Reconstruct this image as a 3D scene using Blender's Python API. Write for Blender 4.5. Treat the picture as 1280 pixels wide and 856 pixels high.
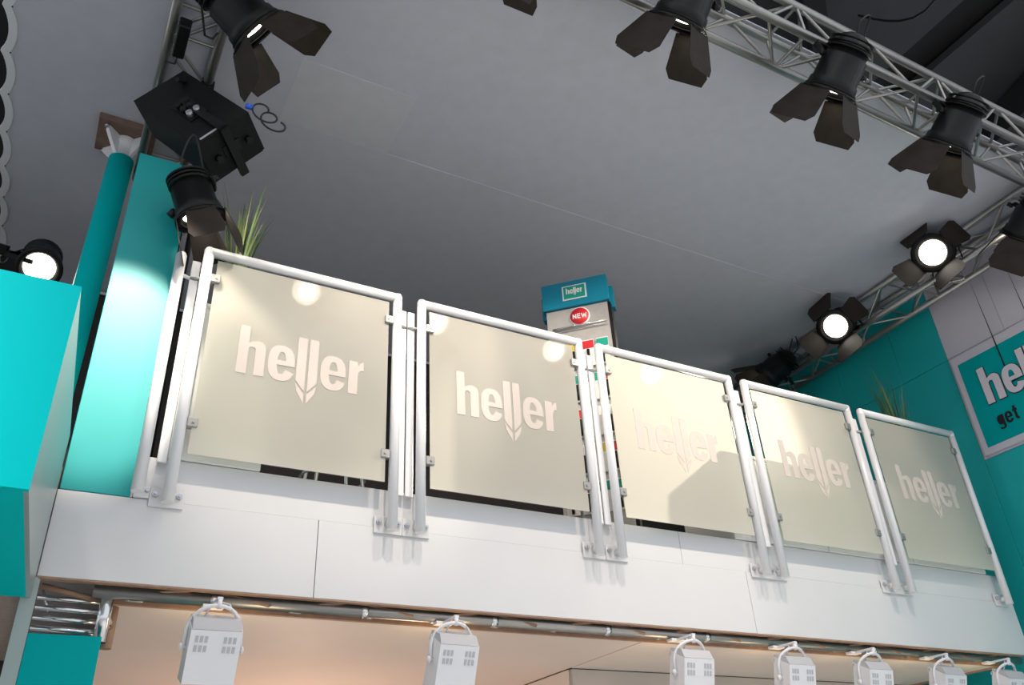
import bpy, math, random
from mathutils import Vector, Matrix
random.seed(7)
V = Vector
scene = bpy.context.scene
C = scene.collection
for o in list(bpy.data.objects):
    bpy.data.objects.remove(o, do_unlink=True)

# ------------------------------------------------------------------ camera
cam_d = bpy.data.cameras.new('camera'); cam = bpy.data.objects.new('camera', cam_d); C.objects.link(cam)
CAM = V((0.66296, -3.38465, 1.6))
right = V((0.87969389, -0.47285699, -0.05044727))
up = V((-0.20794359, -0.47790478, 0.85344389))
fwd = V((0.42766591, 0.74027919, 0.5187375))
m = Matrix((right, up, -fwd)).transposed().to_4x4(); m.translation = CAM
cam.matrix_world = m
cam_d.sensor_fit = 'HORIZONTAL'; cam_d.sensor_width = 36.0
cam_d.lens = 1057.15 / 1280 * 36.0
cam_d.clip_start = 0.05; cam_d.clip_end = 200
scene.camera = cam

# ------------------------------------------------------------------ world and exposure
w = bpy.data.worlds.new('hall_ambient'); scene.world = w; w.use_nodes = True
bg = w.node_tree.nodes['Background']
bg.inputs[0].default_value = (0.90, 0.94, 1.0, 1); bg.inputs[1].default_value = 0.9
vs = scene.view_settings
vs.view_transform = 'Standard'; vs.look = 'None'; vs.exposure = 0.0; vs.gamma = 1.0
vs.use_curve_mapping = False

FRONT_W = 98.0      # power of each lamp on the front truss
RIGHT_W = 300.0     # power of the lamps on the right truss
FILL_W = 2000.0      # power of the added fill lamps above and behind the camera
FLOOD_W = 7.0

# ------------------------------------------------------------------ materials
def mat(name, col, rough=0.5, metal=0.0, spec=0.5, noise=0.0, nscale=20.0, bump=0.0, bscale=200.0, coat=0.0, emit=None, estr=0.0):
    M = bpy.data.materials.new(name); M.use_nodes = True
    nt = M.node_tree; b = nt.nodes['Principled BSDF']
    b.inputs['Base Color'].default_value = (*col, 1); b.inputs['Roughness'].default_value = rough
    b.inputs['Metallic'].default_value = metal; b.inputs['Specular IOR Level'].default_value = spec
    b.inputs['Coat Weight'].default_value = coat; b.inputs['Coat Roughness'].default_value = 0.06
    if emit:
        b.inputs['Emission Color'].default_value = (*emit, 1); b.inputs['Emission Strength'].default_value = estr
    tc = nt.nodes.new('ShaderNodeTexCoord')
    if noise > 0:
        n = nt.nodes.new('ShaderNodeTexNoise'); n.inputs['Scale'].default_value = nscale; n.inputs['Detail'].default_value = 6
        nt.links.new(tc.outputs['Object'], n.inputs['Vector'])
        r = nt.nodes.new('ShaderNodeValToRGB')
        r.color_ramp.elements[0].position = 0.3; r.color_ramp.elements[1].position = 0.7
        r.color_ramp.elements[0].color = (*[c * (1 - noise) for c in col], 1)
        r.color_ramp.elements[1].color = (*[min(1, c * (1 + noise)) for c in col], 1)
        nt.links.new(n.outputs['Fac'], r.inputs['Fac']); nt.links.new(r.outputs['Color'], b.inputs['Base Color'])
    if bump > 0:
        n2 = nt.nodes.new('ShaderNodeTexNoise'); n2.inputs['Scale'].default_value = bscale; n2.inputs['Detail'].default_value = 3
        nt.links.new(tc.outputs['Object'], n2.inputs['Vector'])
        bp = nt.nodes.new('ShaderNodeBump'); bp.inputs['Strength'].default_value = bump; bp.inputs['Distance'].default_value = 0.004
        nt.links.new(n2.outputs['Fac'], bp.inputs['Height']); nt.links.new(bp.outputs['Normal'], b.inputs['Normal'])
    return M

TEAL = (0.0, 0.36, 0.37)
M = {}
M['cloth'] = mat('grey_ceiling_cloth', (0.60, 0.62, 0.70), 0.95, spec=0.1, noise=0.03, nscale=9, bump=0.5, bscale=260)
M['cloth_b'] = mat('grey_ceiling_cloth_pale', (0.645, 0.65, 0.70), 0.95, spec=0.1, noise=0.03, nscale=9, bump=0.5, bscale=260)
M['hem'] = mat('white_hem', (0.80, 0.82, 0.86), 0.7)
M['fascia'] = mat('white_lacquer', (0.70, 0.70, 0.71), 0.28, noise=0.015, nscale=3, coat=0.25)
M['post'] = mat('silver_paint', (0.80, 0.80, 0.82), 0.32, metal=0.05)
M['clamp'] = mat('satin_aluminium', (0.36, 0.36, 0.35), 0.4, metal=0.6)
M['bolt'] = mat('zinc_bolt', (0.55, 0.56, 0.60), 0.3, metal=0.8)
M['teal'] = mat('teal_paint', TEAL, 0.55, spec=0.06, noise=0.03, nscale=4)
M['teal_lit'] = mat('lit_teal_paint', (0.0, 0.52, 0.535), 0.55, spec=0.05, noise=0.02, nscale=4)  # teal paint lightened: lamp light on box and column put into the colour
M['teal_gloss'] = mat('teal_gloss_laminate', (0.0, 0.33, 0.34), 0.48, spec=0.5, noise=0.03, nscale=3)
M['teal_wall'] = mat('teal_wall_paint', (0.006, 0.43, 0.44), 0.5, noise=0.04, nscale=3)
M['greywall'] = mat('grey_wall_panel', (0.62, 0.60, 0.67), 0.5, noise=0.03, nscale=3)
M['side'] = mat('grey_side_laminate', (0.30, 0.37, 0.365), 0.3, noise=0.03, nscale=5)
M['alu'] = mat('truss_aluminium', (0.40, 0.39, 0.375), 0.33, metal=0.85, noise=0.06, nscale=15)
M['chrome'] = mat('polished_tube', (0.80, 0.81, 0.83), 0.16, metal=0.95)
M['black'] = mat('black_enamel', (0.006, 0.006, 0.0065), 0.42, spec=0.3, noise=0.15, nscale=30)
M['blackflap'] = mat('black_flap_enamel', (0.032, 0.026, 0.022), 0.55, spec=0.15, noise=0.2, nscale=12)
M['cab_black'] = mat('black_speaker_paint', (0.008, 0.0085, 0.0085), 0.55, spec=0.2, noise=0.2, nscale=60, bump=0.3, bscale=300)
M['dark'] = mat('dark_hall_cloth', (0.015, 0.015, 0.016), 0.9, noise=0.2, nscale=4)
M['hallpanel'] = mat('dark_hall_ceiling_panel', (0.055, 0.056, 0.060), 0.9, noise=0.1, nscale=2)
M['backwall'] = mat('dark_brown_wall_cloth', (0.035, 0.030, 0.030), 0.9, noise=0.15, nscale=5)
M['floor'] = mat('pale_hall_carpet', (0.62, 0.60, 0.58), 0.95, noise=0.1, nscale=30)
M['deck'] = mat('dark_deck_carpet', (0.30, 0.29, 0.28), 0.95, noise=0.1, nscale=30)
M['soffit'] = mat('beige_soffit_board', (0.74, 0.66, 0.615), 0.55, noise=0.02, nscale=3)
M['soffit_edge'] = mat('brown_board_edge', (0.36, 0.22, 0.15), 0.6, noise=0.15, nscale=20)
M['partition'] = mat('grey_partition', (0.42, 0.40, 0.40), 0.6, noise=0.03, nscale=4)
M['white'] = mat('white_enamel', (0.80, 0.80, 0.83), 0.35)
M['vent'] = mat('grey_vent_slot', (0.50, 0.50, 0.53), 0.6)
M['cabinet'] = mat('white_cabinet_laminate', (0.80, 0.81, 0.80), 0.4, noise=0.01, nscale=4)
M['wood'] = mat('brown_plywood', (0.20, 0.125, 0.095), 0.7, noise=0.2, nscale=14)
M['silver'] = mat('brushed_silver_board', (0.50, 0.48, 0.46), 0.38, metal=0.4, noise=0.05, nscale=25)
M['header'] = mat('blue_teal_header', (0.0, 0.22, 0.34), 0.4, noise=0.03, nscale=6)
M['green_label'] = mat('green_label', (0.0, 0.33, 0.24), 0.4, noise=0.05, nscale=20)
M['red'] = mat('red_print', (0.62, 0.02, 0.03), 0.4, noise=0.05, nscale=20)
M['yellow'] = mat('yellow_print', (0.75, 0.55, 0.05), 0.4)
M['white_print'] = mat('white_print', (0.82, 0.82, 0.82), 0.5)
M['black_print'] = mat('black_print', (0.008, 0.008, 0.008), 0.5)
M['letter_sign'] = mat('pale_sign_letter', (0.72, 0.68, 0.74), 0.45)
M['leaf'] = mat('grass_leaf', (0.09, 0.17, 0.035), 0.5, noise=0.4, nscale=12)
M['leaf_b'] = mat('grass_leaf_pale', (0.24, 0.28, 0.08), 0.5, noise=0.3, nscale=12)
M['pot'] = mat('white_pot', (0.7, 0.7, 0.68), 0.4)
M['soil'] = mat('dark_soil', (0.03, 0.02, 0.015), 0.95, noise=0.3, nscale=60)
M['cable'] = mat('black_cable', (0.012, 0.012, 0.013), 0.55)
M['white_cable'] = mat('white_cable', (0.6, 0.6, 0.6), 0.5)
M['steel_cable'] = mat('steel_safety_cable', (0.6, 0.58, 0.55), 0.35, metal=0.7)
M['blue'] = mat('blue_plug', (0.02, 0.12, 0.75), 0.4)
M['lens_on'] = mat('lit_lens', (1, 1, 1), 0.2, emit=(1.0, 0.93, 0.80), estr=9.0)
M['reflector'] = mat('warm_reflector', (0.8, 0.62, 0.45), 0.25, metal=0.9)
M['lens_off'] = mat('flood_glass', (0.9, 0.85, 0.75), 0.15, emit=(1.0, 0.75, 0.45), estr=6.0)

def film_mat(name, col, trans, tcol, gloss=True):
    Mx = bpy.data.materials.new(name); Mx.use_nodes = True; nt = Mx.node_tree; nt.nodes.clear()
    out = nt.nodes.new('ShaderNodeOutputMaterial')
    d = nt.nodes.new('ShaderNodeBsdfDiffuse'); d.inputs['Color'].default_value = (*col, 1)
    t = nt.nodes.new('ShaderNodeBsdfTranslucent'); t.inputs['Color'].default_value = (*tcol, 1)
    tc = nt.nodes.new('ShaderNodeTexCoord'); n = nt.nodes.new('ShaderNodeTexNoise'); n.inputs['Scale'].default_value = 4
    nt.links.new(tc.outputs['Object'], n.inputs['Vector'])
    mr = nt.nodes.new('ShaderNodeMapRange'); mr.inputs['To Min'].default_value = trans - 0.02; mr.inputs['To Max'].default_value = trans + 0.02
    nt.links.new(n.outputs['Fac'], mr.inputs['Value'])
    mx = nt.nodes.new('ShaderNodeMixShader'); nt.links.new(mr.outputs['Result'], mx.inputs[0])
    nt.links.new(d.outputs[0], mx.inputs[1]); nt.links.new(t.outputs[0], mx.inputs[2])
    last = mx
    if gloss:
        g = nt.nodes.new('ShaderNodeBsdfGlossy'); g.inputs['Roughness'].default_value = 0.025
        fr = nt.nodes.new('ShaderNodeFresnel'); fr.inputs['IOR'].default_value = 1.5
        m2 = nt.nodes.new('ShaderNodeMixShader'); nt.links.new(fr.outputs[0], m2.inputs[0])
        nt.links.new(mx.outputs[0], m2.inputs[1]); nt.links.new(g.outputs[0], m2.inputs[2]); last = m2
    nt.links.new(last.outputs[0], out.inputs[0])
    return Mx
M['frost'] = film_mat('frosted_glass_face', (0.80, 0.77, 0.68), 0.55, (0.90, 0.87, 0.78))
M['film'] = film_mat('logo_film', (0.72, 0.645, 0.59), 0.14, (0.7, 0.6, 0.5))
def clear_mat():
    Mx = bpy.data.materials.new('clear_glass_body'); Mx.use_nodes = True; nt = Mx.node_tree; nt.nodes.clear()
    out = nt.nodes.new('ShaderNodeOutputMaterial'); t = nt.nodes.new('ShaderNodeBsdfTransparent'); t.inputs['Color'].default_value = (0.93, 0.97, 0.93, 1)
    g = nt.nodes.new('ShaderNodeBsdfGlossy'); g.inputs['Roughness'].default_value = 0.03
    mx = nt.nodes.new('ShaderNodeMixShader'); mx.inputs[0].default_value = 0.05
    nt.links.new(t.outputs[0], mx.inputs[1]); nt.links.new(g.outputs[0], mx.inputs[2]); nt.links.new(mx.outputs[0], out.inputs[0])
    return Mx
M['clear'] = clear_mat()

# ------------------------------------------------------------------ mesh helpers (all in world coordinates)
class MB:
    def __init__(s): s.v = []; s.f = []; s.sm = []
    def add(s, vs_, fs, smooth=False):
        b = len(s.v); s.v += [V(p) for p in vs_]
        for f in fs: s.f.append([b + i for i in f]); s.sm.append(smooth)
        return s
    def hexa(s, p):   # 8 points: bottom 4 ccw, top 4 ccw
        return s.add(p, [(3, 2, 1, 0), (4, 5, 6, 7), (0, 1, 5, 4), (1, 2, 6, 5), (2, 3, 7, 6), (3, 0, 4, 7)])
    def box(s, x0, x1, y0, y1, z0, z1):
        return s.hexa([(x0, y0, z0), (x1, y0, z0), (x1, y1, z0), (x0, y1, z0), (x0, y0, z1), (x1, y0, z1), (x1, y1, z1), (x0, y1, z1)])
    def bbox(s, x0, x1, y0, y1, z0, z1, b=0.004):   # box with chamfered vertical (z) and horizontal edges
        xs = [x0, x0 + b, x1 - b, x1]; ys = [y0, y0 + b, y1 - b, y1]; zs = [z0, z0 + b, z1 - b, z1]
        def ring(i, z): return [(xs[i], ys[1], z), (xs[1], ys[i], z), (xs[2], ys[i], z), (xs[3 - i], ys[1], z), (xs[3 - i], ys[2], z), (xs[2], ys[3 - i], z), (xs[1], ys[3 - i], z), (xs[i], ys[2], z)]
        inner = lambda z: [(xs[1], ys[1], z), (xs[1], ys[1], z), (xs[2], ys[1], z), (xs[2], ys[1], z), (xs[2], ys[2], z), (xs[2], ys[2], z), (xs[1], ys[2], z), (xs[1], ys[2], z)]
        R = [inner(zs[0]), ring(0, zs[1]), ring(0, zs[2]), inner(zs[3])]
        vs_ = [p for r in R for p in r]; fs = [tuple(range(7, -1, -1)), tuple(range(24, 32))]
        for k in range(3):
            for i in range(8):
                j = (i + 1) % 8; fs.append((k * 8 + i, k * 8 + j, k * 8 + 8 + j, k * 8 + 8 + i))
        return s.add(vs_, fs)
    def obox(s, c, ax, ay, az, hx, hy, hz):
        c = V(c); ax, ay, az = V(ax) * hx, V(ay) * hy, V(az) * hz
        p = [c - ax - ay - az, c + ax - ay - az, c + ax + ay - az, c - ax + ay - az, c - ax - ay + az, c + ax - ay + az, c + ax + ay + az, c - ax + ay + az]
        return s.hexa(p)
    def tube(s, a, b, r, n=12, r2=None, cap=True):
        a, b = V(a), V(b); d = (b - a).normalized(); u = d.orthogonal().normalized(); w_ = d.cross(u); r2 = r if r2 is None else r2
        vs_ = [a + (u * math.cos(t) + w_ * math.sin(t)) * r for t in [2 * math.pi * i / n for i in range(n)]]
        vs_ += [b + (u * math.cos(t) + w_ * math.sin(t)) * r2 for t in [2 * math.pi * i / n for i in range(n)]]
        s.add(vs_, [(i, (i + 1) % n, n + (i + 1) % n, n + i) for i in range(n)], True)
        if cap:
            base = len(s.v) - 2 * n
            s.f.append([base + i for i in range(n - 1, -1, -1)]); s.sm.append(False)
            s.f.append([base + n + i for i in range(n)]); s.sm.append(False)
        return s
    def path(s, pts, r, n=8):
        pts = [V(p) for p in pts]; rings = []; u = None
        for i, p in enumerate(pts):
            d = (pts[min(i + 1, len(pts) - 1)] - pts[max(i - 1, 0)]).normalized()
            if u is None: u = d.orthogonal().normalized()
            else: u = (u - d * u.dot(d)).normalized()
            w_ = d.cross(u); rings.append([p + (u * math.cos(2 * math.pi * k / n) + w_ * math.sin(2 * math.pi * k / n)) * r for k in range(n)])
        vs_ = [q for ring in rings for q in ring]; fs = []
        for i in range(len(pts) - 1):
            for k in range(n): fs.append((i * n + k, i * n + (k + 1) % n, (i + 1) * n + (k + 1) % n, (i + 1) * n + k))
        fs.append(tuple(range(n - 1, -1, -1))); fs.append(tuple((len(pts) - 1) * n + k for k in range(n)))
        return s.add(vs_, fs, True)
    def lathe(s, o, d, prof, n=24):   # prof: list of (distance along d, radius)
        o = V(o); d = V(d).normalized(); u = d.orthogonal().normalized(); w_ = d.cross(u); vs_ = []
        for (t, r) in prof:
            for k in range(n):
                a = 2 * math.pi * k / n; vs_.append(o + d * t + (u * math.cos(a) + w_ * math.sin(a)) * max(r, 1e-4))
        fs = []
        for i in range(len(prof) - 1):
            for k in range(n): fs.append((i * n + k, i * n + (k + 1) % n, (i + 1) * n + (k + 1) % n, (i + 1) * n + k))
        return s.add(vs_, fs, True)
    def prism(s, pts, off):   # planar polygon pts (3D) extruded by vector off
        n = len(pts); off = V(off)
        vs_ = [V(p) for p in pts] + [V(p) + off for p in pts]
        fs = [tuple(range(n - 1, -1, -1)), tuple(range(n, 2 * n))] + [(i, (i + 1) % n, n + (i + 1) % n, n + i) for i in range(n)]
        return s.add(vs_, fs)

ORG = {}
def link_mesh(name, mb, material, org, parent=None, smooth=True):
    me = bpy.data.meshes.new(name)
    me.from_pydata([tuple(p - org) for p in mb.v], [], mb.f)
    me.polygons.foreach_set('use_smooth', mb.sm)
    me.validate(); me.update()
    for mt in (material if isinstance(material, (list, tuple)) else [material]): me.materials.append(mt)
    o = bpy.data.objects.new(name, me); C.objects.link(o)
    if parent: o.parent = parent
    return o
def tag(o, label, cat, group=None, kind=None):
    if label: o['label'] = label
    if cat: o['category'] = cat
    if group: o['group'] = group
    if kind: o['kind'] = kind
    return o
def thing(name, label, cat, loc, group=None, kind=None):
    o = bpy.data.objects.new(name, None); C.objects.link(o); o.location = loc; o.empty_display_size = 0.1
    ORG[o] = V(loc); return tag(o, label, cat, group, kind)
def part(name, mb, material, parent, label=None):
    org = ORG[parent]; o = link_mesh(name, mb, material, org, parent); ORG[o] = org
    if label: o['label'] = label
    return o
def solo(name, mb, material, loc, label=None, cat=None, group=None, kind=None):
    o = link_mesh(name, mb, material, V(loc)); o.location = loc; ORG[o] = V(loc)
    return tag(o, label, cat, group, kind)
def arc(cx, cy, rx, ry, a0, a1, n=10, p=2.0):
    r = []
    for i in range(n + 1):
        a = math.radians(a0 + (a1 - a0) * i / n); c, s = math.cos(a), math.sin(a)
        r.append((cx + rx * math.copysign(abs(c) ** (2 / p), c), cy + ry * math.copysign(abs(s) ** (2 / p), s)))
    return r
def poly_mesh(splines, depth, offset=0.0):
    """Filled 2D outline(s) with holes -> MB in local xy (z = thickness)."""
    cu = bpy.data.curves.new('outline', 'CURVE'); cu.dimensions = '2D'; cu.fill_mode = 'BOTH'; cu.extrude = depth / 2; cu.offset = offset
    for pts in splines:
        sp = cu.splines.new('POLY'); sp.points.add(len(pts) - 1); sp.use_cyclic_u = True
        for q, p in zip(sp.points, pts): q.co = (p[0], p[1], 0, 1)
    o = bpy.data.objects.new('outline', cu); C.objects.link(o)
    dg = bpy.context.evaluated_depsgraph_get(); me = bpy.data.meshes.new_from_object(o.evaluated_get(dg))
    mb = MB(); mb.add([v.co.copy() for v in me.vertices], [tuple(p.vertices) for p in me.polygons])
    bpy.data.objects.remove(o); bpy.data.curves.remove(cu); bpy.data.meshes.remove(me)
    return mb
def place(mb, origin, ex, ey, ez, sc=1.0):
    r = MB(); r.f = [list(f) for f in mb.f]; r.sm = list(mb.sm)
    ex, ey, ez, origin = V(ex), V(ey), V(ez), V(origin)
    r.v = [origin + ex * (p.x * sc) + ey * (p.y * sc) + ez * p.z for p in mb.v]
    return r

# ------------------------------------------------------------------ lettering outlines (height of the ascender = 1)
S_ = 0.185; XH = 0.72
def L_h():
    wd = 0.50
    return [[(0, 0), (0, 1), (S_, 1), (S_, XH - 0.06)] + arc(S_ + 0.16, XH - 0.14, 0.155, 0.14, 120, 0, 8) + [(wd, 0), (wd - S_, 0), (wd - S_, XH - 0.2)]
            + arc(wd - S_ - 0.065, XH - 0.2, 0.065, 0.06, 0, 180, 6) + [(S_, 0)]], wd
def L_e():
    wd = 0.50; cx, cy = wd / 2, XH / 2; a, b = wd / 2, XH / 2 + 0.015; ia, ib = a - S_ + 0.015, b - 0.135
    zb0, zb1 = 0.44 * XH, 0.575 * XH
    out = arc(cx, cy, a, b, -3 + 2, 335, 40, 2.5)
    out = [(wd, zb0)] + [p for p in arc(cx, cy, a, b, 0, 337, 44, 2.5)]
    inn = arc(cx, cy, ia, ib, 330, 180, 18, 2.4)
    out += inn + [(cx - ia, zb0)]
    t0 = 22
    hole = [(cx - ia, zb1)] + arc(cx, cy, ia, ib, 180 - 8, 8, 16, 2.4)[0:] + [(cx + ia, zb1)]
    return [out, hole], wd
def L_l(side):
    wd = 0.175
    if side == 0: body = [(0, 0.06), (0, 1), (wd, 1), (wd, -0.15)]; chev = [(0, 0.00), (wd, -0.21), (wd, -0.40), (0.03, -0.16)]
    else: body = [(0, -0.15), (0, 1), (wd, 1), (wd, 0.06)]; chev = [(0, -0.40), (0, -0.21), (wd, 0.00), (wd - 0.03, -0.16)]
    return [body, chev], wd
def L_r():
    wd = 0.30
    return [[(0, 0), (0, XH), (S_, XH), (S_, XH - 0.10), (S_ + 0.04, XH - 0.035), (S_ + 0.09, XH), (wd, XH), (wd, XH - 0.19), (wd - 0.06, XH - 0.19), (S_ + 0.01, XH - 0.25), (S_, XH - 0.32), (S_, 0)]], wd
def L_g():
    wd = 0.46; a = wd / 2
    return [[(wd, XH)] + [(wd - 0.15, XH)] + arc(a - 0.03, XH * 0.56, a - 0.03, XH * 0.44, 70, 300, 20, 2.3) + [(wd - 0.16, 0.05)] + arc(a, -0.03, a - 0.14, 0.10, 0, -160, 8) + [(0.0, -0.08)]
            + arc(a, -0.04, a, 0.19, 190, 360, 12)], wd
def L_t():
    wd = 0.30
    return [[(0.07, 0.12), (0.07, XH - 0.14), (0, XH - 0.14), (0, XH), (0.07, XH), (0.07, 0.93), (0.23, 0.93), (0.23, XH), (wd, XH), (wd, XH - 0.14), (0.23, XH - 0.14), (0.23, 0.16), (wd, 0.14), (wd, 0.0), (0.14, 0.0)]], wd
LOGO = []
_x = 0.0
for nm, (sp, wd), gap in (('h', L_h(), 0.055), ('e', L_e(), 0.035), ('l', L_l(0), 0.05), ('l', L_l(1), 0.055), ('e', L_e(), 0.055), ('r', L_r(), 0)):
    LOGO.append((nm, sp, _x, wd)); _x += wd + gap
LOGO_W = _x
def logo_letters(origin, ex, ey, ez, width, material, parent, depth, offset=0.0, name='letter'):
    sc = width / LOGO_W; r = []
    for nm, sp, x, wd in LOGO:
        mb = poly_mesh([[(px + x, py) for px, py in s_] for s_ in sp], 1.0, offset)
        for p in mb.v: p.z *= depth
        r.append(part(name, place(mb, origin, V(ex), V(ey), V(ez), sc), material, parent))
    return r

# ------------------------------------------------------------------ the setting
solo('floor', MB().box(-14, 16, -14, 14, -0.1, 0), M['floor'], (0, 0, 0), 'pale carpet floor of the hall', 'floor', kind='structure')
# hall ceiling, far above the stretched cloth
hc = thing('ceiling_hall', 'dark hall roof far above the stretched cloth', 'ceiling', (4, 0, 9), kind='structure')
part('roof_deck', MB().box(-14, 18, -3, 14, 9.3, 9.4), M['dark'], hc)
for i, (x0, x1, y0, y1) in enumerate([(-2, 5.2, -2.9, 2.0), (5.6, 8.0, -2.9, 1.2), (8.5, 12.0, -2.9, 1.2), (5.6, 12, 1.7, 6)]):
    part('roof_panel', MB().box(x0, x1, y0, y1, 9.15, 9.25), M['hallpanel'], hc)
part('roof_beam', MB().obox((7.0, 0.4, 8.9), (0.8, 0.6, 0), (-0.6, 0.8, 0), (0, 0, 1), 3.2, 0.10, 0.2), M['dark'], hc)
part('roof_beam', MB().obox((9.6, -0.6, 8.9), (0.3, 0.954, 0), (-0.954, 0.3, 0), (0, 0, 1), 3.2, 0.16, 0.2), M['dark'], hc)
part('cable', MB().path([(6.2 + 0.5 * t, -1.9 + 1.6 * t, 8.7 - 0.9 * math.sin(t * 3.1)) for t in [i / 12 for i in range(13)]], 0.012, 6), M['cable'], hc)
solo('wall_back_hall', MB().box(-14, 18, 13.8, 14, 0, 9.4), M['dark'], (0, 13.9, 0), 'black end wall of the hall', 'wall', kind='structure')

# stretched cloth ceiling, sewn from panels
CZ = 5.60
ceil = thing('ceiling', 'grey stretched cloth ceiling sewn from panels above the gallery', 'ceiling', (3.3, 0.9, CZ), kind='structure')
def cpanel(x0, x1, y0, y1, dz=0.0, mt='cloth'):
    part('cloth_panel', MB().box(x0, x1, y0, y1, CZ + dz, CZ + dz + 0.012), M[mt], ceil)
cpanel(0.12, 2.07, -1.32, 0.55, 0.000); cpanel(2.064, 6.9, -1.32, 0.555, 0.006)
cpanel(0.12, 2.6, 0.546, 2.95, 0.0005); cpanel(2.595, 6.9, 0.546, 2.95, 0.002)
part('cloth_patch', MB().box(1.35, 2.058, 0.02, 0.545, CZ - 0.004, CZ), M['cloth_b'], ceil)
# scalloped left edge with a white hem
nodes = [-1.32 + 0.335 * i for i in range(13)]
edge = []
for i in range(len(nodes) - 1):
    for k in range(10):
        t = k / 10; edge.append((-0.168 + 0.036 * math.sin(math.pi * t) ** 0.8, nodes[i] + 0.335 * t))
edge.append((-0.168, nodes[-1]))
mb = MB(); n = len(edge)
mb.add([(x, y, CZ) for x, y in edge] + [(0.1198, y, CZ) for x, y in edge] + [(x, y, CZ + 0.012) for x, y in edge] + [(0.1198, y, CZ + 0.012) for x, y in edge],
       [(i, i + 1, n + i + 1, n + i) for i in range(n - 1)] + [(2 * n + i, 3 * n + i, 3 * n + i + 1, 2 * n + i + 1) for i in range(n - 1)] + [(i, 2 * n + i, 2 * n + i + 1, i + 1) for i in range(n - 1)])
part('cloth_panel', mb, M['cloth'], ceil)
mb = MB()
mb.add([(x - 0.004, y, CZ - 0.005) for x, y in edge] + [(x + 0.040, y, CZ - 0.005) for x, y in edge] + [(x - 0.004, y, CZ + 0.016) for x, y in edge] + [(x + 0.040, y, CZ - 0.001) for x, y in edge],
       [(i, i + 1, n + i + 1, n + i) for i in range(n - 1)] + [(i, 2 * n + i, 2 * n + i + 1, i + 1) for i in range(n - 1)] + [(n + i, n + i + 1, 3 * n + i + 1, 3 * n + i) for i in range(n - 1)])
part('white_hem', mb, M['hem'], ceil, 'white scalloped hem')
for y in nodes[1:]:
    part('lacing_tie', MB().path([(-0.12, y, CZ), (-0.16, y, CZ + 0.01), (-0.30, y, CZ + 0.03)], 0.006, 6), M['cable'], ceil)
part('lacing_rail', MB().tube((-0.31, -1.4, CZ + 0.03), (-0.31, 2.95, CZ + 0.03), 0.02), M['black'], ceil)

solo('wall_back', MB().box(-0.35, 6.9, 2.96, 3.02, 0, CZ + 0.02), M['backwall'], (3.3, 3.0, 0), 'dark brown cloth wall behind the gallery', 'wall', kind='structure')
solo('trim_1', MB().tube((-0.3, 2.92, CZ - 0.03), (6.7, 2.92, CZ - 0.03), 0.012, 8), M['hem'], (3.3, 2.92, CZ - 0.03), 'thin pale edge rail between ceiling cloth and back wall', 'trim', kind='structure')

# right wall: teal behind the railing, grey panels in front, sign
WX = 6.76
wr = thing('wall_right', 'teal and grey panelled wall closing the right side', 'wall', (WX, 0.6, 0), kind='structure')
part('wall_core', MB().box(WX + 0.02, WX + 0.12, -1.9, 2.95, 0, 5.58), M['dark'], wr)
def wp(y0, y1, z0, z1, mt): part('wall_panel', MB().bbox(WX, WX + 0.018, y0 + 0.0015, y1 - 0.0015, z0 + 0.0015, z1 - 0.0015, 0.0015), M[mt], wr)
YG = 0.105
for y0, y1 in ((YG, 0.54), (0.54, 1.15), (1.15, 2.0), (2.0, 2.95)): wp(y0, y1, 4.87, 5.57, 'teal_wall')
for y0, y1 in ((YG, 1.15), (1.15, 2.95)): wp(y0, y1, 2.4, 4.87, 'teal_wall')
for y0, y1 in ((-0.405, YG), (-1.15, -0.405), (-1.9, -1.15)): wp(y0, y1, 4.87, 5.57, 'greywall'); wp(y0, y1, 3.99, 4.87, 'greywall')
wp(-1.9, YG, 2.4, 3.99, 'teal_wall'); wp(-1.9, 2.95, 0.0, 2.4, 'teal_wall')

# gallery: deck, fascia, soffit, under-gallery room
XL, XR = 0.634, 6.40
FY = 0.06
solo('floor_gallery', MB().box(-0.34, 6.36, 0.10, 2.95, 2.80, 2.98), M['deck'], (3.5, 1.5, 2.8), 'dark carpeted gallery deck behind the railing', 'floor', kind='structure')
fa = thing('balcony_fascia', 'long white lacquered balcony front below the glass railing', 'balcony', (3.5, FY, 2.545), kind='structure')
for x0, x1 in ((XL, 1.645), (1.645, 4.05), (4.05, XR)):
    part('fascia_panel', MB().bbox(x0 + 0.0015, x1 - 0.0015, FY, FY + 0.02, 2.545, 2.874, 0.0012), M['fascia'], fa)
for x0, x1 in ((0.90, 3.62), (3.62, 6.36)):
    part('upper_fascia_panel', MB().bbox(x0 + 0.001, x1 - 0.001, FY + 0.004, FY + 0.022, 2.8755, 3.055, 0.0012), M['fascia'], fa)
part('bottom_lip', MB().box(XL, XR, FY + 0.001, FY + 0.03, 2.538, 2.5445), M['soffit_edge'], fa)
part('backing_board', MB().box(XL, XR, FY + 0.024, FY + 0.038, 2.60, 3.05), M['dark'], fa)
so = thing('ceiling_soffit', 'beige soffit boards on the underside of the gallery', 'ceiling', (3.4, 0.6, 2.5), kind='structure')
part('soffit_board', MB().box(0.90, 3.398, 0.205, 2.95, 2.50, 2.525), M['soffit'], so)
part('soffit_board', MB().box(3.402, 6.22, 0.205, 0.90, 2.498, 2.523), M['soffit'], so)
part('board_edge', MB().box(0.90, 6.22, 0.185, 0.205, 2.495, 2.53), M['soffit_edge'], so)
part('board_edge', MB().box(6.22, 6.25, 0.185, 1.2, 2.488, 2.53), M['soffit_edge'], so)
pt = thing('wall_under_gallery', 'grey partition room built below the gallery', 'wall', (4.9, 0.9, 0), kind='structure')
for x0, x1 in ((3.40, 4.95), (4.95, 6.15)):
    part('wall_panel', MB().bbox(x0 + 0.002, x1 - 0.002, 0.90, 0.93, 0, 2.495, 0.003), M['partition'], pt)
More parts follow.
